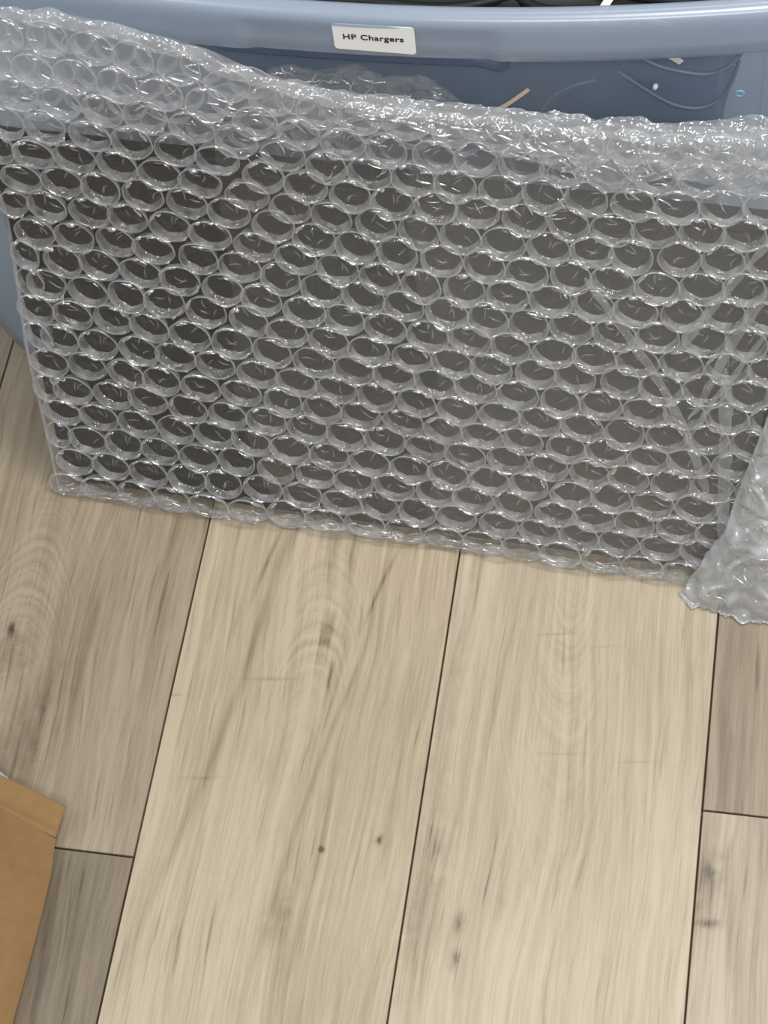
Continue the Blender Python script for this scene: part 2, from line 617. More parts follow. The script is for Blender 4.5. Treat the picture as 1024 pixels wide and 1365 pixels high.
# paper label on the rim with lettering
def label_sheet():
    w, h, r = 0.0445, 0.0192, 0.0022
    pts = []
    for cx, cy, a0 in ((w / 2 - r, h / 2 - r, 0), (-w / 2 + r, h / 2 - r, 90), (-w / 2 + r, -h / 2 + r, 180), (w / 2 - r, -h / 2 + r, 270)):
        for k in range(6):
            a = math.radians(a0 + 90 * k / 5)
            pts.append((cx + r * math.cos(a), cy + r * math.sin(a)))
    # the lower right corner droops a little
    pts = [(x, y - (0.0012 if (x > w / 2 - 0.006 and y < 0) else 0)) for x, y in pts]
    n_ = len(pts)
    V = [(x, y, 0.0) for x, y in pts] + [(x, y, -0.0004) for x, y in pts]
    F = [tuple(range(n_)), tuple(range(2 * n_ - 1, n_ - 1, -1))]
    F += [(k, n_ + k, n_ + (k + 1) % n_, (k + 1) % n_) for k in range(n_)]
    return V, F


V, F = label_sheet()
lab = mesh_obj('label', V, F, principled('white_label_paper', (0.97, 0.98, 1.0), 0.45), None, False)
lab['label'] = 'white paper label printed HP Chargers'
lx, lz = -0.1893, 0.4243
ly = 0.759 - 0.0188 + 0.040 * ((lx - CX) / 0.37) ** 2 - 0.0012
lab.matrix_world = Matrix.Translation((lx, ly, lz)) @ Matrix.Rotation(math.radians(90), 4, 'X') @ Matrix.Rotation(math.radians(0.0), 4, 'Z')
lab.parent = tote
lab.matrix_parent_inverse = Matrix.Translation(tote.location).inverted()
fc = bpy.data.curves.new('lettering', 'FONT')
fc.body = 'HP Chargers'
fc.align_x = 'CENTER'
fc.align_y = 'CENTER'
fc.size = 0.0058
fc.space_character = 1.08
fc.extrude = 0.00008
fc.offset = 0.00012
tmp = bpy.data.objects.new('tmp_text', fc)
COL.objects.link(tmp)
dg = bpy.context.evaluated_depsgraph_get()
tm = bpy.data.meshes.new_from_object(tmp.evaluated_get(dg))
bpy.data.objects.remove(tmp, do_unlink=True)
tm.materials.clear()
tm.materials.append(principled('print_black', (0.02, 0.015, 0.02), 0.6))
lt = bpy.data.objects.new('lettering', tm)
COL.objects.link(lt)
lt.parent = lab
lt.location = (-0.0005, 0.0, 0.00012)
lt.scale = (1.02, 0.92, 1.0)

# ---- contents of the tote
BLACK = principled('black_rubber', (0.006, 0.007, 0.009), 0.5, 0.25, 0.3, 60)
BLACK2 = principled('black_plastic', (0.016, 0.017, 0.020), 0.30, 0.5, 0.2, 60)
GREYC = principled('pale_grey_cable_sheath', (0.16, 0.21, 0.27), 0.4)
BLUE_HAZE = principled('blue_haze_sheath', (0.010, 0.046, 0.120), 0.5, 0.3, 0.3, 40)  # black cables; blue haze of the frosted wall put into their colour
TAN = principled('tan_twist_tie', (0.72, 0.58, 0.42), 0.6)
CREAM = principled('cream_plastic', (0.86, 0.82, 0.72), 0.5)

# the heap itself: cables tangled beyond counting
bmh = bmesh.new()
bmesh.ops.create_cube(bmh, size=1.0)
bmesh.ops.subdivide_edges(bmh, edges=bmh.edges[:], cuts=26, use_grid_fill=True)
for v in bmh.verts:
    c = v.co.copy() * 2
    q = Vector((max(-1, min(1, c.x)), max(-1, min(1, c.y)), max(-1, min(1, c.z))))
    rr = 1.0
    x = CX - 0.0035 + q.x * 0.198
    # rounded ends, follow the bowed front
    fy = 0.774 + 0.034 * ((x - CX) / 0.3) ** 2
    if abs(q.x) > 0.85:
        fy += (abs(q.x) - 0.85) * 0.10
    y = fy + (q.y + 1) / 2 * 0.30
    z = 0.012 + (q.z + 1) / 2 * (0.405 + 0.010 * nz(x * 18, y * 18) - 0.02 * (q.y + 1) / 2)
    if q.z < 0.98:
        n3 = nz(x * 30, y * 30, z * 30)
        y += 0.003 * n3 if q.y < -0.98 else 0
        if abs(q.x) > 0.98:
            x += 0.012 * nz(y * 14, z * 14, 3)
    v.co = (x, y, z)
Vh = [tuple(v.co) for v in bmh.verts]
Fh = [tuple(v.index for v in f.verts) for f in bmh.faces]
bmh.free()
rnd = random.Random(3)
n_body = len(Fh)
for k in range(90):
    cx = rnd.uniform(-0.36, -0.055)
    cy = rnd.uniform(0.805, 0.96)
    cz = 0.409 + rnd.uniform(0, 0.010)
    rx, ry = rnd.uniform(0.02, 0.06), rnd.uniform(0.012, 0.03)
    a0 = rnd.uniform(0, 6.28)
    pts = []
    for j in range(7):
        a = a0 + j * 0.8
        pts.append((cx + rx * math.cos(a), cy + ry * math.sin(a), cz + rnd.uniform(-0.006, 0.010)))
    V, F = tube_geo(catmull(pts, 5), rnd.choice((0.0016, 0.0022, 0.0028)), 6)
    off = len(Vh)
    Vh += V
    Fh += [tuple(i + off for i in f) for f in F]
heap = mesh_obj('cable_tangle', Vh, Fh, [BLUE_HAZE, BLACK], None, True, [1 if sum(Vh[i][2] for i in f) / len(f) > 0.395 else 0 for f in Fh[:n_body]] + [1] * (len(Fh) - n_body))
tag(heap, 'tangle of black charger cables filling the blue storage tote', 'cables', None, 'stuff')


def cable(name, pts, r, mat, label, cat='cable', group=None, ends=None):
    t = empty(name, pts[0])
    V, F = tube_geo(catmull(pts, 8), r, 8)
    set_parent(mesh_obj('cord', V, F, mat), t)
    if ends:
        for p, q in ends:
            V, F = tube_geo([Vector(p), Vector(p).lerp(Vector(q), .15), Vector(p).lerp(Vector(q), .85), Vector(q)],
                            lambda s: r * (1.9 if 0.1 < s < 0.9 else 1.5), 10)
            set_parent(mesh_obj('plug_end', V, F, BLACK2), t)
    tag(t, label, cat, group)
    return t


cz = 0.424
cable('power_cable', [(-0.30, .79, .415), (-0.25, .773, .4165), (-0.20, .770, .4185), (-0.15, .771, .417), (-0.10, .79, .418)], 0.0028, BLACK,
      'black cable lying along the tote edge just above the white label', 'cable', None, [((-0.10, .79, .418), (-0.078, .802, .420))])
cable('power_cable', [(-0.13, .79, .417), (-0.105, .774, .4165), (-0.078, .772, .4180), (-0.05, .774, .4165), (-0.03, .79, .417)], 0.0030, BLACK,
      'thick black cable arching highest behind the right part of the rim', 'cable', None, [((-0.13, .79, .417), (-0.155, .802, .422))])
cable('power_cable', [(-0.10, .80, .420), (-0.06, .780, .4245), (-0.025, .780, .4230), (-0.010, .795, .420), (-0.02, .83, .42)], 0.0026, BLACK,
      'black cable looping near the right end of the tote', 'cable')
# pale cable loops pressed against the wall
cable('loop_cable', [(-0.062, .7725, .373), (-0.045, .7695, .362), (-0.030, .7685, .353), (-0.016, .7685, .351), (-0.005, .769, .358), (0.001, .770, .372), (0.004, .774, .385)], 0.0011, GREYC,
      'thin pale grey cable hanging in a low loop behind the tote wall', 'cable')
cable('loop_cable', [(-0.060, .775, .392), (-0.045, .7705, .384), (-0.028, .7695, .379), (-0.012, .7695, .378), (-0.001, .7705, .384), (0.006, .775, .393)], 0.0012, GREYC,
      'thin pale grey cable in a shallow loop just under the right rim', 'cable')
cable('loop_cable', [(-0.105, .7715, .335), (-0.098, .7695, .352), (-0.086, .7695, .362), (-0.074, .773, .364)], 0.0010, GREYC,
      'faint pale cable bending upward behind the middle of the tote wall', 'cable')


def strap(name, pts, w, mat, label, cat, wid=Vector((0, -1, 0))):
    """thin flat ribbon with thickness"""
    P = catmull(pts, 6)
    V, F = [], []
    for i, p in enumerate(P):
        tg = (P[min(i + 1, len(P) - 1)] - P[max(i - 1, 0)]).normalized()
        s = tg.cross(wid).normalized() * w / 2
        nn = wid * 0.0004
        V += [p + s + nn, p - s + nn, p - s - nn, p + s - nn]
    for i in range(len(P) - 1):
        for k in range(4):
            F.append((i * 4 + k, i * 4 + (k + 1) % 4, i * 4 + 4 + (k + 1) % 4, i * 4 + 4 + k))
    F += [(3, 2, 1, 0), tuple((len(P) - 1) * 4 + k for k in range(4))]
    o = mesh_obj(name, V, F, mat, None, False)
    tag(o, label, cat)
    return o


strap('twist_tie', [(-0.146, .7525, .345), (-0.135, .7515, .353), (-0.122, .7515, .363), (-0.109, .752, .3765)], 0.0022, TAN,
      'tan twist tie slanting against the tote wall right of the clear bag', 'twist tie')
strap('twist_tie', [(-0.0750, .7690, .4120), (-0.0725, .7690, .4170), (-0.0700, .7715, .4225), (-0.0660, .7760, .4280)], 0.0045, CREAM,
      'cream twist tie standing up among the black cables above the rim', 'twist tie')
strap('twist_tie', [(-0.036, .7695, .392), (-0.031, .7690, .3895), (-0.027, .7690, .3865)], 0.0035, CREAM,
      'short cream twist tie stub just beneath the rim near the right end', 'twist tie')
strap('twist_tie', [(-0.046, .7690, .4190), (-0.040, .7685, .4168), (-0.033, .7690, .4140)], 0.0030, CREAM,
      'small cream twist tie lying on cables at the right end of the rim', 'twist tie')
bmc = bmesh.new()
bmesh.ops.create_cube(bmc, size=1.0)
bmesh.ops.bevel(bmc, geom=bmc.edges[:], offset=0.2, segments=2, affect='EDGES')
for v in bmc.verts:
    v.co = Vector((v.co.x * 0.0026 + v.co.z * 0.0008 - 0.0405, v.co.y * 0.003 + 0.7692, v.co.z * 0.0040 + 0.3655))
tag(bm_obj('cable_connector', bmc, principled('white_plug_plastic', (0.95, 0.95, 0.92), 0.3)), 'tiny white connector tip inside the tote wall by the low cable loop', 'connector')

# ------------------------------------------------------------------ wrapped flat panel leaning on the tote
BL = Vector((-0.447, 0.677, 0.0))
ANG = math.radians(-3.08)
LEAN = math.radians(11.5)
E_ = Vector((math.cos(ANG), math.sin(ANG), 0))
BACK = Vector((-E_.y, E_.x, 0))
UP = Vector((0, 0, math.cos(LEAN))) + BACK * math.sin(LEAN)
NO = E_.cross(UP)
TOP = [(0.0, .4335), (.0451, .4333), (.0711, .4328), (.1009, .4298), (.1298, .4241), (.1539, .417), (.1696, .4086), (.1935, .399), (.2178, .392), (.2508, .3867),
       (.2758, .3848), (.3094, .385), (.3344, .3841), (.3758, .3844), (.4164, .3871), (.4656, .3935), (.52, .396)]


def h_top(a):
    return lerp_table(TOP, a)


def a_left(h):
    return -0.0005 + 0.0105 * smooth(0.12, 0.30, h)


def bulge(a, h):
    w = 0.018 * (1 - smooth(0.1, 0.3, a)) * smooth(0.22, 0.42, h)
    w += 0.0028 * nz(a * 9, h * 9, 1.3) + 0.0012 * nz(a * 26, h * 26, 5.1)
    # rolls under at the foot
    if h < 0.012:
        w -= (0.012 - h) ** 2 * 60
    return w


def S(a, h, n_=0.0):
    return BL + E_ * a + UP * h + NO * (bulge(a, h) + n_)


# the panel
panel = empty('flat_panel', BL + E_ * 0.225 + UP * 0.016 - NO * 0.013)
tag(panel, 'thin dark grey flat panel seen through the bubble wrap that encloses it', 'flat panel')


def slab(name, a0, a1, h0, h1, n0, n1, r, mat, parent):
    pts = []
    for ca, ch, s in ((a1 - r, h1 - r, 0), (a0 + r, h1 - r, 90), (a0 + r, h0 + r, 180), (a1 - r, h0 + r, 270)):
        for k in range(6):
            an = math.radians(s + 18 * k)
            pts.append((ca + r * math.cos(an), ch + r * math.sin(an)))
    n_ = len(pts)
    lay = [(n0, 0.0015), (n0 + 0.0015, 0), (n1 - 0.0015, 0), (n1, 0.0015)]
    mx, my = (a0 + a1) / 2, (h0 + h1) / 2
    V, F = [], []
    for nn, ins in lay:
        for a, h in pts:
            V.append(BL + E_ * (a - math.copysign(ins, a - mx)) + UP * (h - math.copysign(ins, h - my)) + NO * nn)
    for i in range(3):
        for k in range(n_):
            F.append((i * n_ + k, i * n_ + (k + 1) % n_, (i + 1) * n_ + (k + 1) % n_, (i + 1) * n_ + k))
    F.append(tuple(range(n_))[::-1])
    F.append(tuple(3 * n_ + k for k in range(n_)))
    o = mesh_obj(name, V, F, mat, None, False)
    set_parent(o, parent)
    return o


slab('casing', 0.002, 0.4950, 0.006, 0.318, -0.0214, -0.0094, 0.008, principled('dark_casing', (0.012, 0.012, 0.013), 0.5, 0.15, 0.2, 30), panel)
slab('screen', 0.010, 0.4860, 0.030, 0.309, -0.0098, -0.0090, 0.003, principled('dark_screen', (0.013, 0.013, 0.014), 0.45, 0.2, 0.35, 9), panel)

# ------------------------------------------------------------------ bubble wrap
wrap = empty('bubble_wrap', BL + E_ * 0.24)
tag(wrap, 'clear bubble wrap sleeve around the dark panel, leaning against the blue tote', 'bubble wrap')
MILK = (0.92, 0.945, 0.975)
FILM = film('clear_film', 0.062, bump=0.6, bscale=150, base=0.014, milk=MILK)
FILM_INNER = film('inner_film', 0.075, bump=0, bscale=200, bdist=0.003, base=0.02, vary=0.5, milk=(0.95, 0.93, 0.90))
FILM_BACK = film('back_film', 0.34, bump=0, bscale=110, base=0.06, milk=MILK)
FILM_TOP = film('bubble_dome_film', 0.0, bump=0, bscale=210, bdist=0.003, base=0.012, rough=0.08, milk=MILK)
FILM_CAP = film('bubble_cap_film', 0.0, bump=0.7, bscale=300, bdist=0.0022, base=0.022, rough=0.07, milk=MILK)
FILM_WALL = film('bubble_wall_film', 0.29, bump=0.9, bscale=300, bdist=0.003, base=0.14, rough=0.09, vary=1.5, milk=MILK)
FILM_WELD = film('bubble_weld_film', 0.30, bump=0, bscale=380, bdist=0.003, base=0.24, rough=0.09, milk=MILK)
FILM_GLINT = film('pucker_film', 0.10, bump=0, bscale=420, bdist=0.001, base=0.45, rough=0.08, milk=MILK)
FILM_LINE = film('wrinkle_film', 0.12, bump=0, bscale=420, bdist=0.001, base=0.10, rough=0.1, milk=MILK)
FILM_FOLD = film('folded_film', 0.17, bump=1.0, bscale=190, bdist=0.006, base=0.15, rough=0.09, vary=0.9, milk=MILK)
FILM_CREASE = film('crease_film', 0.11, bump=1.0, bscale=190, bdist=0.006, base=0.045, rough=0.09, vary=0.9, milk=MILK)
FILM_FLAP = film('loose_flap_film', 0.33, bump=1.0, bscale=150, bdist=0.006, base=0.15, rough=0.09, vary=0.8, milk=MILK)
A_MAX = 0.505


def sheet_grid(name, nfun, mat, na=110, nh=96, h0=-0.004, hfrac=1.0, a_max=A_MAX, parent=wrap, h_low=None):
    V, F = [], []
    for i in range(nh + 1):
        for j in range(na + 1):
            t, s = i / nh, j / na
            a = s * a_max
            hb = h0 if h_low is None else h_low
            h = hb + (h_top(a) * hfrac - hb) * t
            a = a_left(h) + (a_max - a_left(h)) * s
            V.append(S(a, h, nfun(a, h)))
    for i in range(nh):
        for j in range(na):
            k = i * (na + 1) + j
            F.append((k, k + 1, k + na + 2, k + na + 1))
    o = mesh_obj(name, V, F, mat)
    set_parent(o, parent)
    return o


sheet_grid('front_film', lambda a, h: 0.0, FILM)


# further turns of film inside, starting part-way across
for a_from, dep in ((0.15, -0.0083), (0.27, -0.0086)):
    V, F = [], []
    for i in range(41):
        for j in range(41):
            h = 0.006 + 0.33 * i / 40
            a = a_from + 0.02 * nz(h * 7, a_from * 9, 2) + (0.492 - a_from) * j / 40
            V.append(BL + E_ * a + UP * h + NO * (dep + 0.00018 * nz(a * 60, h * 60, a_from * 10)))
    for i in range(40):
        for j in range(40):
            k = i * 41 + j
            F.append((k, k + 1, k + 42, k + 41))
    set_parent(mesh_obj('inner_film', V, F, FILM_INNER), wrap)


def back_n(a, h):
    thick = 0.0235 * (1 - smooth(0.32, 0.385, h)) + 0.004
    return -thick * smooth(-0.004, 0.012, h)


sheet_grid('back_film', back_n, FILM_BACK, na=60, nh=50, hfrac=0.99)


def bubble_mesh(seed, hgt=0.0074, rad=0.01215, seg=26, dents=1.0, cap=0.0034):
    rr = random.Random(seed)
    prof = [(1.085, 0.02), (1.045, -0.10), (1.0, 0.02), (0.985, 0.30), (0.955, 0.62), (0.885, 0.87), (0.76, 0.97), (0.50, 1.0), (0.25, 1.0)]
    V, F, MI = [], [], []
    ox, oy = rr.uniform(0, 50), rr.uniform(0, 50)
    ecc = rr.uniform(-0.06, 0.06)
    px, py = rr.uniform(-1, 1), rr.uniform(-1, 1)
    for i, (r, z) in enumerate(prof):
        for k in range(seg):
            an = 2 * math.pi * k / seg
            wob = 1 + 0.075 * nz(math.cos(an) * 1.4 + ox, math.sin(an) * 1.4 + oy)
            x, y = r * wob * math.cos(an) * (1 + ecc), r * wob * math.sin(an) * (1 - ecc)
            zz = z
            if i >= 3:
                d = -abs(nz(x * 1.3 + ox, y * 1.3 + oy, 2.0)) * 0.45 - abs(nz(x * 2.8 + ox, y * 2.8 + oy, 7.0)) * 0.28
                zz = z * (1 + dents * d) + dents * 0.05 * (px * x + py * y)
            V.append((x * rad, y * rad, zz * hgt))
    V.append((0, 0, hgt * (1 + dents * 0.3 * nz(ox, oy, 2.0))))
    n_ = len(prof)
    for i in range(n_ - 1):
        for k in range(seg):
            F.append((i * seg + k, i * seg + (k + 1) % seg, (i + 1) * seg + (k + 1) % seg, (i + 1) * seg + k))
            MI.append(2 if i <= 1 else (1 if i <= 4 else 0))
    for k in range(seg):
        F.append(((n_ - 1) * seg + k, (n_ - 1) * seg + (k + 1) % seg, n_ * seg))
        MI.append(0)
    if cap:
        cp = [(1.0, 0.0), (0.93, 0.27), (0.84, 0.52), (0.70, 0.76), (0.50, 0.93), (0.25, 0.99)]
        off = len(V)
        for i, (r, z) in enumerate(cp):
            for k in range(seg):
                an = 2 * math.pi * k / seg
                wob = 1 + 0.075 * nz(math.cos(an) * 1.4 + ox, math.sin(an) * 1.4 + oy)
                x, y = r * wob * math.cos(an) * (1 + ecc), r * wob * math.sin(an) * (1 - ecc)
                zz = z * (1 - 0.55 * abs(nz(x * 1.7 + oy, y * 1.7 + ox, 4.0)) - 0.5 * abs(nz(x * 3.3 + oy, y * 3.3 + ox, 1.0)))
                V.append((x * rad, y * rad, -zz * cap))
        V.append((0, 0, -cap * 0.9))
        for i in range(len(cp) - 1):
            for k in range(seg):
                F.append((off + i * seg + (k + 1) % seg, off + i * seg + k, off + (i + 1) * seg + k, off + (i + 1) * seg + (k + 1) % seg))
                MI.append(3)
        for k in range(seg):
            F.append((off + (len(cp) - 1) * seg + (k + 1) % seg, off + (len(cp) - 1) * seg + k, off + len(cp) * seg))
            MI.append(3)
        for q in range(rr.choice((1, 2, 2, 3))):
            x0, y0, an, ln, bd = rr.uniform(-.45, .45), rr.uniform(-.45, .45), rr.uniform(0, 3.14), rr.uniform(.35, .8), rr.uniform(-1.2, 1.2)
            pts = []
            for j in range(7):
                d = ln * (j / 6 - 0.5)
                px_, py_ = x0 + d * math.cos(an + bd * d), y0 + d * math.sin(an + bd * d)
                q_ = max(1.0, math.hypot(px_, py_) / 0.8)
                pts.append((px_ / q_ * rad, py_ / q_ * rad, hgt * 0.72))
            vv, ff = tube_geo(pts, lambda s_: 0.00055 * (0.3 + 0.7 * math.sin(math.pi * s_)), 6)
            off = len(V)
            V += [tuple(p) for p in vv]
            F += [tuple(i + off for i in f) for f in ff]
            MI += [5] * len(ff)
        # glossy puckers where the film is drawn in around the ring
        for q in range(rr.choice((2, 3, 3, 4))):
            mid_a = math.radians(rr.choice((90 + rr.uniform(-55, 55), 90 + rr.uniform(-40, 40), 270 + rr.uniform(-45, 45))))
            half = math.radians(rr.uniform(7, 24))
            rad_q = rr.uniform(0.90, 1.06)
            skew = rr.uniform(-0.10, 0.10)
            tr_ = rr.uniform(0.0007, 0.0013)
            pts = []
            for j in range(7):
                f_ = j / 6
                an = mid_a + half * (2 * f_ - 1)
                rq = (rad_q + skew * (f_ - 0.5) + 0.02 * math.sin(j * 2.1 + ox)) * rad
                pts.append((rq * math.cos(an), -rq * math.sin(an), -0.0004 - 0.0005 * math.sin(math.pi * f_)))
            vv, ff = tube_geo(pts, lambda s_: tr_ * (0.25 + 0.75 * math.sin(math.pi * s_)), 8)
            off = len(V)
            V += [tuple(p) for p in vv]
            F += [tuple(i + off for i in f) for f in ff]
            MI += [4] * len(ff)
    return V, F, MI


variants = []
for s in range(24):
    V, F, MI = bubble_mesh(100 + s)
    me = bpy.data.meshes.new('bubble')
    me.from_pydata(V, [], F)
    for mm in (FILM_TOP, FILM_WALL, FILM_WELD, FILM_CAP, FILM_GLINT, FILM_LINE):
        me.materials.append(mm)
    me.polygons.foreach_set('material_index', MI)
    me.polygons.foreach_set('use_smooth', [True] * len(me.polygons))
    variants.append((me, (V, F, MI)))


FLIP = Matrix.Diagonal((1, 1, -1, 1))


def frame_at(a, h, n_, fn=None):
    d = 0.003
    g = fn or (lambda a_, h_: 0.0)
    p = S(a, h, n_ + g(a, h))
    ta = (S(a + d, h, g(a + d, h)) - S(a - d, h, g(a - d, h))).normalized()
    th = (S(a, h + d, g(a, h + d)) - S(a, h - d, g(a, h - d))).normalized()
    nn = ta.cross(th).normalized()
    th = nn.cross(ta)
    M = Matrix((ta, th, nn)).transposed().to_4x4()
    M.translation = p
    return M


lat = []
v = 0.013
row = 0
while v < 0.40:
    col = 0.0278 * (1 - 0.26 * v)
    off = (row % 2) * 0.5 * col
    k = -1
    while True:
        u = 0.004 + off + k * col - 0.004 * math.sin(v * 9)
        k += 1
        if u > 0.50:
            break
        h = 0.013 + (v - 0.013) * (h_top(u) - 0.013) / 0.3985
        if u < a_left(h) - 0.006 or h > h_top(u) - 0.006:
            continue
        u = max(u, a_left(h) + 0.0095)
        lat.append((u + random.uniform(-.0013, .0013), h + random.uniform(-.0013, .0013), col, v))
    v += col * 0.845
    row += 1
# drop those outside the picture's right edge first, then the ones nearest the floor
lat_vis = sorted(lat, key=lambda q: (q[0] > 0.478, q[1] < 0.02))
rndb = random.Random(11)
main, rest = lat_vis[:300], lat_vis[300:]
parent_inv = Matrix.Translation(wrap.location).inverted()
for (u, h, col, v) in main:
    me = rndb.choice(variants)[0]
    o = bpy.data.objects.new('bubble', me)
    COL.objects.link(o)
    sc_ = col / 0.0255
    fl = 1.0
    if h < 0.03:
        fl = 0.65
    sq = 0.68 if u < a_left(h) + 0.0112 else 1.0
    M = frame_at(u, h, 0.0) @ Matrix.Diagonal((sq, 1, 1, 1)) @ Matrix.Rotation(rndb.uniform(-.35, .35), 4, 'Z') @ Matrix.Rotation(math.pi + rndb.uniform(-.05, .05), 4, 'X') @ Matrix.Diagonal((sc_, sc_, fl * rndb.uniform(0.85, 1.05), 1))
    o.matrix_world = M
    o.parent = wrap
    o.matrix_parent_inverse = parent_inv


def joined_bubbles(name, items, parent, mats):
    V, F, MI = [], [], []
    for M, var in items:
        vv, ff, mi = var
        off = len(V)
        V += [M @ Vector(p) for p in vv]
        F += [tuple(i + off for i in f) for f in ff]
        MI += mi
    o = mesh_obj(name, V, F, mats, None, True, MI)
    o['kind'] = 'stuff'
    set_parent(o, parent)
    return o


if rest:
    joined_bubbles('outer_bubbles', [(frame_at(u, h, 0.0) @ Matrix.Rotation(math.pi, 4, 'X') @ Matrix.Diagonal((col / .0255, col / .0255, 0.9, 1)), rndb.choice(variants)[1]) for u, h, col, v in rest], wrap, [FILM_TOP, FILM_WALL, FILM_WELD, FILM_CAP, FILM_GLINT, FILM_LINE])
low = [bubble_mesh(300 + s, hgt=0.0040, seg=14, dents=1.2, cap=0) for s in range(8)]
# back layer above the panel
items = []
for (u, h, col, v) in lat:
    uu = u + 0.012
    if h < 0.30 or uu > 0.49 or h > h_top(uu) - 0.012:
        continue
    items.append((frame_at(uu, h, back_n(uu, h)) @ Matrix.Diagonal((col / .0255, col / .0255, -0.8, 1)), rndb.choice(low)))
joined_bubbles('back_bubbles', items, wrap, [FILM_TOP, FILM_WALL, FILM_WELD, FILM_CAP, FILM_GLINT, FILM_LINE])


# folded hem along the top edge: a flattened roll, wider towards the right
def ribbon_roll(name, path_n, wid, thick, mat, crumple, seed, seg=14, parent=wrap):
    """path_n: list of (a, h, n); flattened tube following it in sheet space"""
    P = path_n
    V, F = [], []
    nP = len(P)
    for i, (a, h, n_) in enumerate(P):
        a0, h0, _ = P[max(0, i - 1)]
        a1, h1, _ = P[min(nP - 1, i + 1)]
        L_ = math.hypot(a1 - a0, h1 - h0) or 1
        da, dh = (a1 - a0) / L_, (h1 - h0) / L_
        s = i / (nP - 1)
        w = wid(s) if callable(wid) else wid
        t_ = thick(s) if callable(thick) else thick
        for k in range(seg):
            an = 2 * math.pi * k / seg
            cx, cn = math.cos(an) * w / 2, math.sin(an) * t_ / 2
            q = 1 + crumple * nz(a * 70 + seed, h * 70 + cx * 80, an * 0.8)
            V.append(S(a - dh * cx * q, h + da * cx * q, n_ + cn * q + crumple * 0.0016 * nz(a * 120, k * 0.7, seed)))
    for i in range(nP - 1):
        for k in range(seg):
            F.append((i * seg + k, i * seg + (k + 1) % seg, (i + 1) * seg + (k + 1) % seg, (i + 1) * seg + k))
    F.append(tuple(range(seg))[::-1])
    F.append(tuple((nP - 1) * seg + k for k in range(seg)))
    o = mesh_obj(name, V, F, mat)
    set_parent(o, parent)
    return o


NPT = 160
ribbon_roll('top_fold', [(0.506 * k / NPT, h_top(0.506 * k / NPT) - 0.0055, 0.000) for k in range(NPT + 1)],
            lambda s: 0.010 + 0.004 * smooth(0.4, 0.8, s), 0.0045, FILM_FOLD, 0.9, 2.0)
# crumpled hem lying over the front from the middle to the right end
def hem_pt(s_, t_):
    a = 0.235 + 0.270 * s_
    w = 0.006 + 0.026 * smooth(0, 0.6, s_) + 0.006 * nz(a * 30, 2.2, 1)
    h = h_top(a) - 0.004 - w * t_
    n_ = 0.0065 + 0.0030 * nz(a * 70, h * 70, 4) + 0.002 * abs(nz(a * 150, h * 150, 8)) - 0.004 * (1 - smooth(0, 0.25, t_))
    return S(a, h, n_)


def patch(name, fn, nu, nv, mat, parent, thick=None):
    V, F = [], []
    for i in range(nv + 1):
        for j in range(nu + 1):
            V.append(fn(j / nu, i / nv))
    for i in range(nv):
        for j in range(nu):
            k = i * (nu + 1) + j
            F.append((k, k + 1, k + nu + 2, k + nu + 1))
    o = mesh_obj(name, V, F, mat)
    if thick:
        md = o.modifiers.new('thickness', 'SOLIDIFY')
        md.thickness = thick
        md.offset = 0
    set_parent(o, parent)
    return o


patch('top_hem', hem_pt, 150, 22, FILM_FOLD, wrap)
# seam along the foot
ribbon_roll('foot_fold', [(0.002 + 0.452 * k / NPT, 0.0065, 0.002) for k in range(NPT + 1)], 0.013, 0.008, FILM_CREASE, 0.9, 9.0)
# left edge seam
ribbon_roll('side_seam', [(a_left(0.44 * k / 80) + 0.0006, 0.003 + 0.425 * k / 80, -0.001) for k in range(81)], 0.0022, 0.0014, FILM_FOLD, 0.6, 4.0)


def path(pts, sub=10, n_=0.0055):
    P = catmull([(a, h, 0) for a, h in pts], sub)
    return [(p.x, p.y, n_ + 0.0012 * nz(p.x * 60, p.y * 60, 3)) for p in P]


# creases of the folded end, pale strips of doubled film over the bubbles
ribbon_roll('crease', path([(.490, .345), (.4737, .3131), (.4598, .2855), (.4354, .2369), (.428, .222)]), lambda s: (0.0045) * (0.25 + 0.75 * min(1, 6 * s, 6 * (1 - s))), 0.0014, FILM_CREASE, 0.7, 11)
ribbon_roll('crease', path([(.490, .306), (.4773, .2766), (.4637, .2416), (.4515, .202), (.4462, .1816), (.440, .168)]), lambda s: (0.0065 - 0.003 * s) * (0.25 + 0.75 * min(1, 6 * s, 6 * (1 - s))), 0.0016, FILM_CREASE, 0.7, 12)
ribbon_roll('crease', path([(.372, .272), (.3807, .2582), (.3999, .2309), (.42, .1964), (.439, .1535), (.4528, .1145), (.456, .100)], n_=0.0050), lambda s: (0.0058) * (0.25 + 0.75 * min(1, 6 * s, 6 * (1 - s))), 0.0016, FILM_CREASE, 0.7, 13)
ribbon_roll('crease', path([(.459, .215), (.462, .1845), (.4651, .138), (.469, .0742), (.470, .060)], n_=0.0062), lambda s: (0.0072) * (0.25 + 0.75 * min(1, 6 * s, 6 * (1 - s))), 0.0016, FILM_CREASE, 0.5, 14)
ribbon_roll('crease', path([(.442, .150), (.452, .180), (.470, .222), (.488, .262)], n_=0.0050), lambda s: (0.0032) * (0.25 + 0.75 * min(1, 6 * s, 6 * (1 - s))), 0.0012, FILM_CREASE, 0.6, 15)

# loose flap at the right end
FL_EDGE = [(-0.0085, 0.4445), (0.0, 0.447), (0.038, 0.4597), (0.0747, 0.4714), (0.134, 0.4804), (0.176, 0.4874), (0.23, 0.497)]


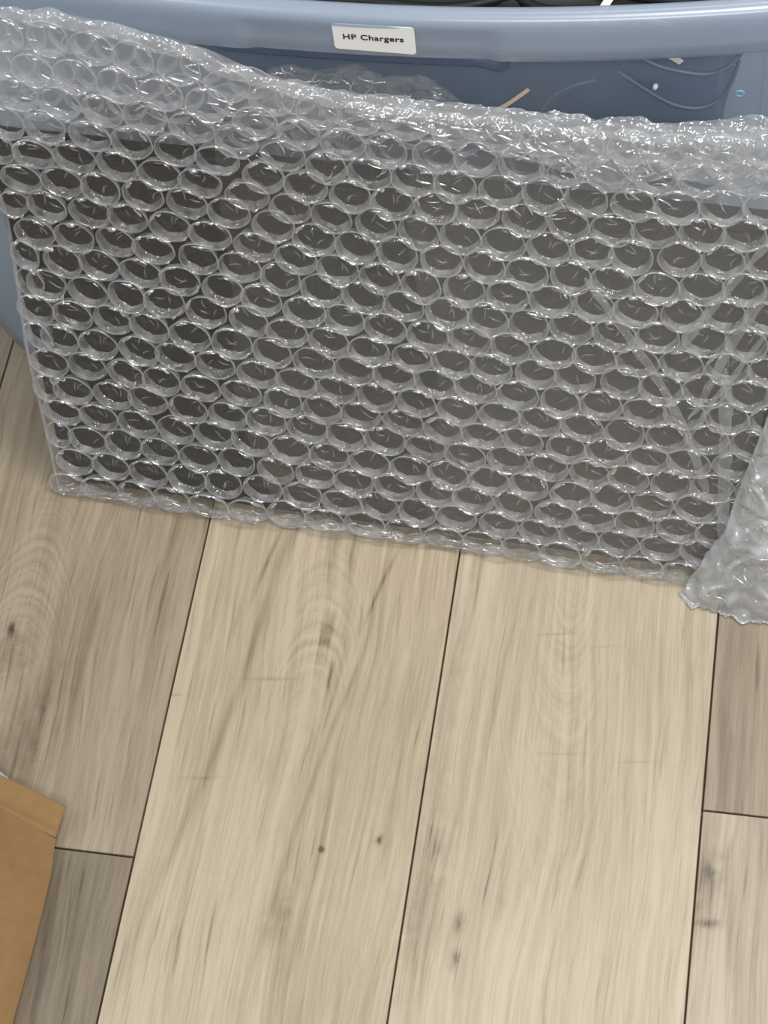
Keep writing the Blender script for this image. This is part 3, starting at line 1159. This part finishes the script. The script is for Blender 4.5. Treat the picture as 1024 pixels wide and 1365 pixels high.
def flap_pt(s, t):
    h = -0.003 + 0.22 * t
    al = lerp_table(FL_EDGE, h)
    ar = 0.545 - 0.03 * t
    a = al + (ar - al) * s
    hh = h - 0.0040 * (1 - t) ** 4 * s - 0.002
    n_ = 0.0105 + 0.007 * math.sin(s * 2.6) + 0.0060 * abs(nz(a * 50, hh * 50, 8)) + 0.0050 * abs(nz(a * 105, hh * 80, 4)) + 0.0025 * abs(nz(a * 220, hh * 160, 2)) - 0.008 * (1 - smooth(0, 0.10, s))
    n_ += 0.006 * math.exp(-((h - 0.072) / 0.010) ** 2)
    p = BL + E_ * a + UP * hh + NO * n_
    p.z = max(p.z, 0.0012 + 0.0006 * (1 + nz(a * 90, 3, 1)))
    return p


patch('loose_flap', flap_pt, 66, 110, FILM_FLAP, wrap, 0.0008)
# rolled rim and bubbles of the flap
edge_pts = [flap_pt(0.0, k / 60) for k in range(61)]
V, F = tube_geo(edge_pts, lambda s: 0.0008, 6)
set_parent(mesh_obj('flap_edge', V, F, FILM_FOLD), wrap)
edge_pts = [flap_pt(k / 60, 0.0) + Vector((0, 0, 0.0010)) for k in range(61)]
V, F = tube_geo(edge_pts, lambda s: 0.0009 + 0.0004 * math.sin(s * 40), 6)
set_parent(mesh_obj('flap_edge', V, F, FILM_FOLD), wrap)
for (s, t) in [(0.22, 0.10), (0.50, 0.13), (0.78, 0.12), (0.30, 0.24), (0.60, 0.26), (0.40, 0.42), (0.70, 0.45), (0.22, 0.55), (0.55, 0.60), (0.40, 0.75)]:
    p = flap_pt(s, t)
    d = 0.02
    ta = (flap_pt(s + d, t) - flap_pt(s - d, t)).normalized()
    th = (flap_pt(s, t + d) - flap_pt(s, t - d)).normalized()
    nn = ta.cross(th).normalized()
    th = nn.cross(ta)
    M = Matrix((ta, th, nn)).transposed().to_4x4()
    M.translation = p
    o = bpy.data.objects.new('flap_bubble', rndb.choice(variants)[0])
    COL.objects.link(o)
    o.matrix_world = M @ Matrix.Diagonal((1.0, 1.0, 0.45, 1))
    o.parent = wrap
    o.matrix_parent_inverse = parent_inv



def crinkles(name, fn, count, seed, parent, mat, srange=(0.02, 0.98), trange=(0.05, 0.95), length=(0.006, 0.02), rad=(0.0004, 0.0010), su=0.27, sv=0.03, lift=0.0006, tilt=1.2):
    """tiny sharp folds of film lying on a surface fn(s, t); su, sv = size of the surface in metres"""
    rg = random.Random(seed)
    V, F = [], []
    for q in range(count):
        s0, t0 = rg.uniform(*srange), rg.uniform(*trange)
        L_ = rg.uniform(*length)
        an = rg.uniform(-tilt, tilt)
        bend = rg.uniform(-0.5, 0.5)
        pts = []
        for j in range(6):
            d = L_ * (j / 5 - 0.5)
            a_ = an + bend * (j / 5 - 0.5)
            s_ = min(1.0, max(0.0, s0 + d * math.cos(a_) / su))
            t_ = min(1.0, max(0.0, t0 + d * math.sin(a_) / sv))
            pts.append(fn(s_, t_) + NO * lift)
        if (pts[0] - pts[-1]).length < 0.002:
            continue
        r_ = rg.uniform(*rad)
        vv, ff = tube_geo(pts, lambda x: r_ * (0.2 + 0.8 * math.sin(math.pi * x)), 6)
        off = len(V)
        V += vv
        F += [tuple(i + off for i in f) for f in ff]
    o = mesh_obj(name, V, F, mat)
    o['kind'] = 'stuff'
    set_parent(o, parent)
    return o


crinkles('flap_crinkles', flap_pt, 60, 5, wrap, FILM_GLINT, su=0.075, sv=0.225, length=(0.008, 0.03), tilt=0.9)
crinkles('hem_crinkles', hem_pt, 110, 6, wrap, FILM_GLINT, su=0.27, sv=0.03, length=(0.004, 0.014))
crinkles('top_crinkles', lambda s_, t_: S(0.5 * s_, h_top(0.5 * s_) - 0.002 - 0.075 * t_, 0.0018), 170, 8, wrap, FILM_GLINT, su=0.5, sv=0.075, length=(0.003, 0.011), rad=(0.0003, 0.0008))
crinkles('foot_crinkles', lambda s_, t_: S(0.45 * s_, 0.002 + 0.018 * t_, 0.0035), 90, 9, wrap, FILM_GLINT, su=0.45, sv=0.018, length=(0.004, 0.012), rad=(0.0003, 0.0008), tilt=0.6)

# ------------------------------------------------------------------ clear crumpled bag between tote and wrap
BAG = film('thin_bag_film', 0.04, bump=0.8, bscale=120, bdist=0.005, base=0.14, rough=0.2)
BAG_TOP = [(0, 0.352), (0.08, 0.378), (0.2, 0.388), (0.33, 0.383), (0.5, 0.391), (0.62, 0.382), (0.78, 0.386), (0.9, 0.372), (1, 0.352)]


def bag_pt(s, t, side):
    j1, j2 = nz(s * 31, t * 17, 3 + side), nz(s * 31, t * 17, 9 + side)
    x = -0.272 + 0.134 * s + 0.0030 * j1
    z = 0.335 + (lerp_table(BAG_TOP, s) - 0.335) * t + 0.0022 * j2
    r1 = abs(nz(s * 9, t * 4, 5 + side)) + 0.7 * abs(nz(s * 23, t * 11, 6 + side))
    y = 0.7500 - side * 0.0085 * r1 * math.sin(math.pi * s) ** 0.5
    return Vector((x, y, z))


bag = empty('plastic_bag', (-0.205, 0.748, 0.335))
tag(bag, 'crumpled clear plastic bag tucked under the tote rim below the label', 'plastic bag')
for part, sd in (('bag_front', 1), ('bag_back', -0.2)):
    o = patch(part, lambda s, t: bag_pt(s, t, sd), 34, 12, BAG, bag)
    o.data.polygons.foreach_set('use_smooth', [False] * len(o.data.polygons))

crinkles('bag_crinkles', lambda s, t: bag_pt(s, t, 1), 26, 12, bag, FILM_GLINT, su=0.134, sv=0.05, length=(0.006, 0.022), rad=(0.0003, 0.0008), srange=(0.06, 0.94), trange=(0.35, 0.98))

# ------------------------------------------------------------------ kraft padded mailer on the floor, lower left
KRAFT = principled('kraft_paper', (0.215, 0.126, 0.053), 0.75, 0.2, 0.10, 90, 0.15)
mailer = empty('padded_mailer', (-0.50, 0.36, 0.0))
tag(mailer, 'brown kraft padded mailer with a crimped end lying on the wood floor', 'padded mailer')
# outline in plan: right edge parallel to the planks, end edge turned
PR = [(-0.381, 0.438), (-0.386, 0.418)]


def mailer_pt(s, t, side):
    """s across from right edge to left, t from the crimp line back towards the viewer"""
    right_x = -0.3855 + 0.0018 * smooth(0, 0.08, t) + 0.001 * math.sin(t * 9)
    r = Vector((right_x, 0.418 - 0.30 * t, 0))
    l = Vector((-0.60, 0.492 - 0.30 * t, 0))
    p = r.lerp(l, s)
    th = 0.0165 * (math.sin(math.pi * min(0.5, s * 1.6))) ** 0.6 * (0.25 + 0.75 * smooth(0, 0.16, t)) * (1 - 0.9 * smooth(0.92, 1, s)) * (1 - 0.8 * smooth(0.93, 1, t))
    th *= 1 + 0.06 * nz(p.x * 22, p.y * 22, 1)
    mid = 0.0105
    p.z = mid + (th * 0.9 if side > 0 else -min(th * 0.65, 0.0100))
    return p


V, F = [], []
nu, nv = 40, 50
for side in (1, -1):
    off = len(V)
    for i in range(nv + 1):
        for j in range(nu + 1):
            V.append(mailer_pt(j / nu, i / nv, side))
    for i in range(nv):
        for j in range(nu):
            k = off + i * (nu + 1) + j
            f = (k, k + 1, k + nu + 2, k + nu + 1)
            F.append(f[::-1] if side > 0 else f)
o = mesh_obj('body', V, F, KRAFT)
set_parent(o, mailer)
# crimped end strip
KR2 = principled('kraft_paper_strip', (0.255, 0.152, 0.065), 0.75, 0.2, 0.08, 90, 0.1)


def strip_pt(s, t, side):
    a0, a1 = Vector((-0.3855, 0.418, 0)), Vector((-0.60, 0.492, 0))
    b0, b1 = Vector((-0.3815, 0.438, 0)), Vector((-0.60, 0.514, 0))
    p = a0.lerp(a1, s).lerp(b0.lerp(b1, s), t)
    p.z = 0.0125 + 0.0035 * t + 0.0008 * math.sin(s * 14 + 1) * t - 0.0022 * math.exp(-((t - 0.12) / 0.12) ** 2) + (0.0005 if side > 0 else -0.0005)
    return p


V, F = [], []
for side in (1, -1):
    off = len(V)
    for i in range(13):
        for j in range(41):
            V.append(strip_pt(j / 40, i / 12, side))
    for i in range(12):
        for j in range(40):
            k = off + i * 41 + j
            f = (k, k + 1, k + 42, k + 41)
            F.append(f if side > 0 else f[::-1])
for i in range(12):
    F.append((i * 41, (i + 1) * 41, 533 + (i + 1) * 41, 533 + i * 41))
for j in range(40):
    k = 12 * 41 + j
    F.append((k, k + 1, 533 + k + 1, 533 + k))
o = mesh_obj('crimped_strip', V, F, KR2)
set_parent(o, mailer)
# sliver of pale lining poking out of the end
V, F = [], []
for i in range(9):
    for j in range(3):
        s = 0.20 + 0.18 * i / 8
        p = strip_pt(s, 1.0, 1)
        p.y += 0.0042 * (j / 2) * math.sin(math.pi * i / 8)
        p.z += 0.0004 - 0.001 * j + 0.0012 * nz(i * 1.3, j, 2)
        V.append(p)
for i in range(8):
    for j in range(2):
        k = i * 3 + j
        F.append((k, k + 1, k + 4, k + 3))
o = mesh_obj('lining', V, F, film('lining_film', 0.5, base=0.12))
md = o.modifiers.new('thickness', 'SOLIDIFY')
md.thickness = 0.0006
set_parent(o, mailer)
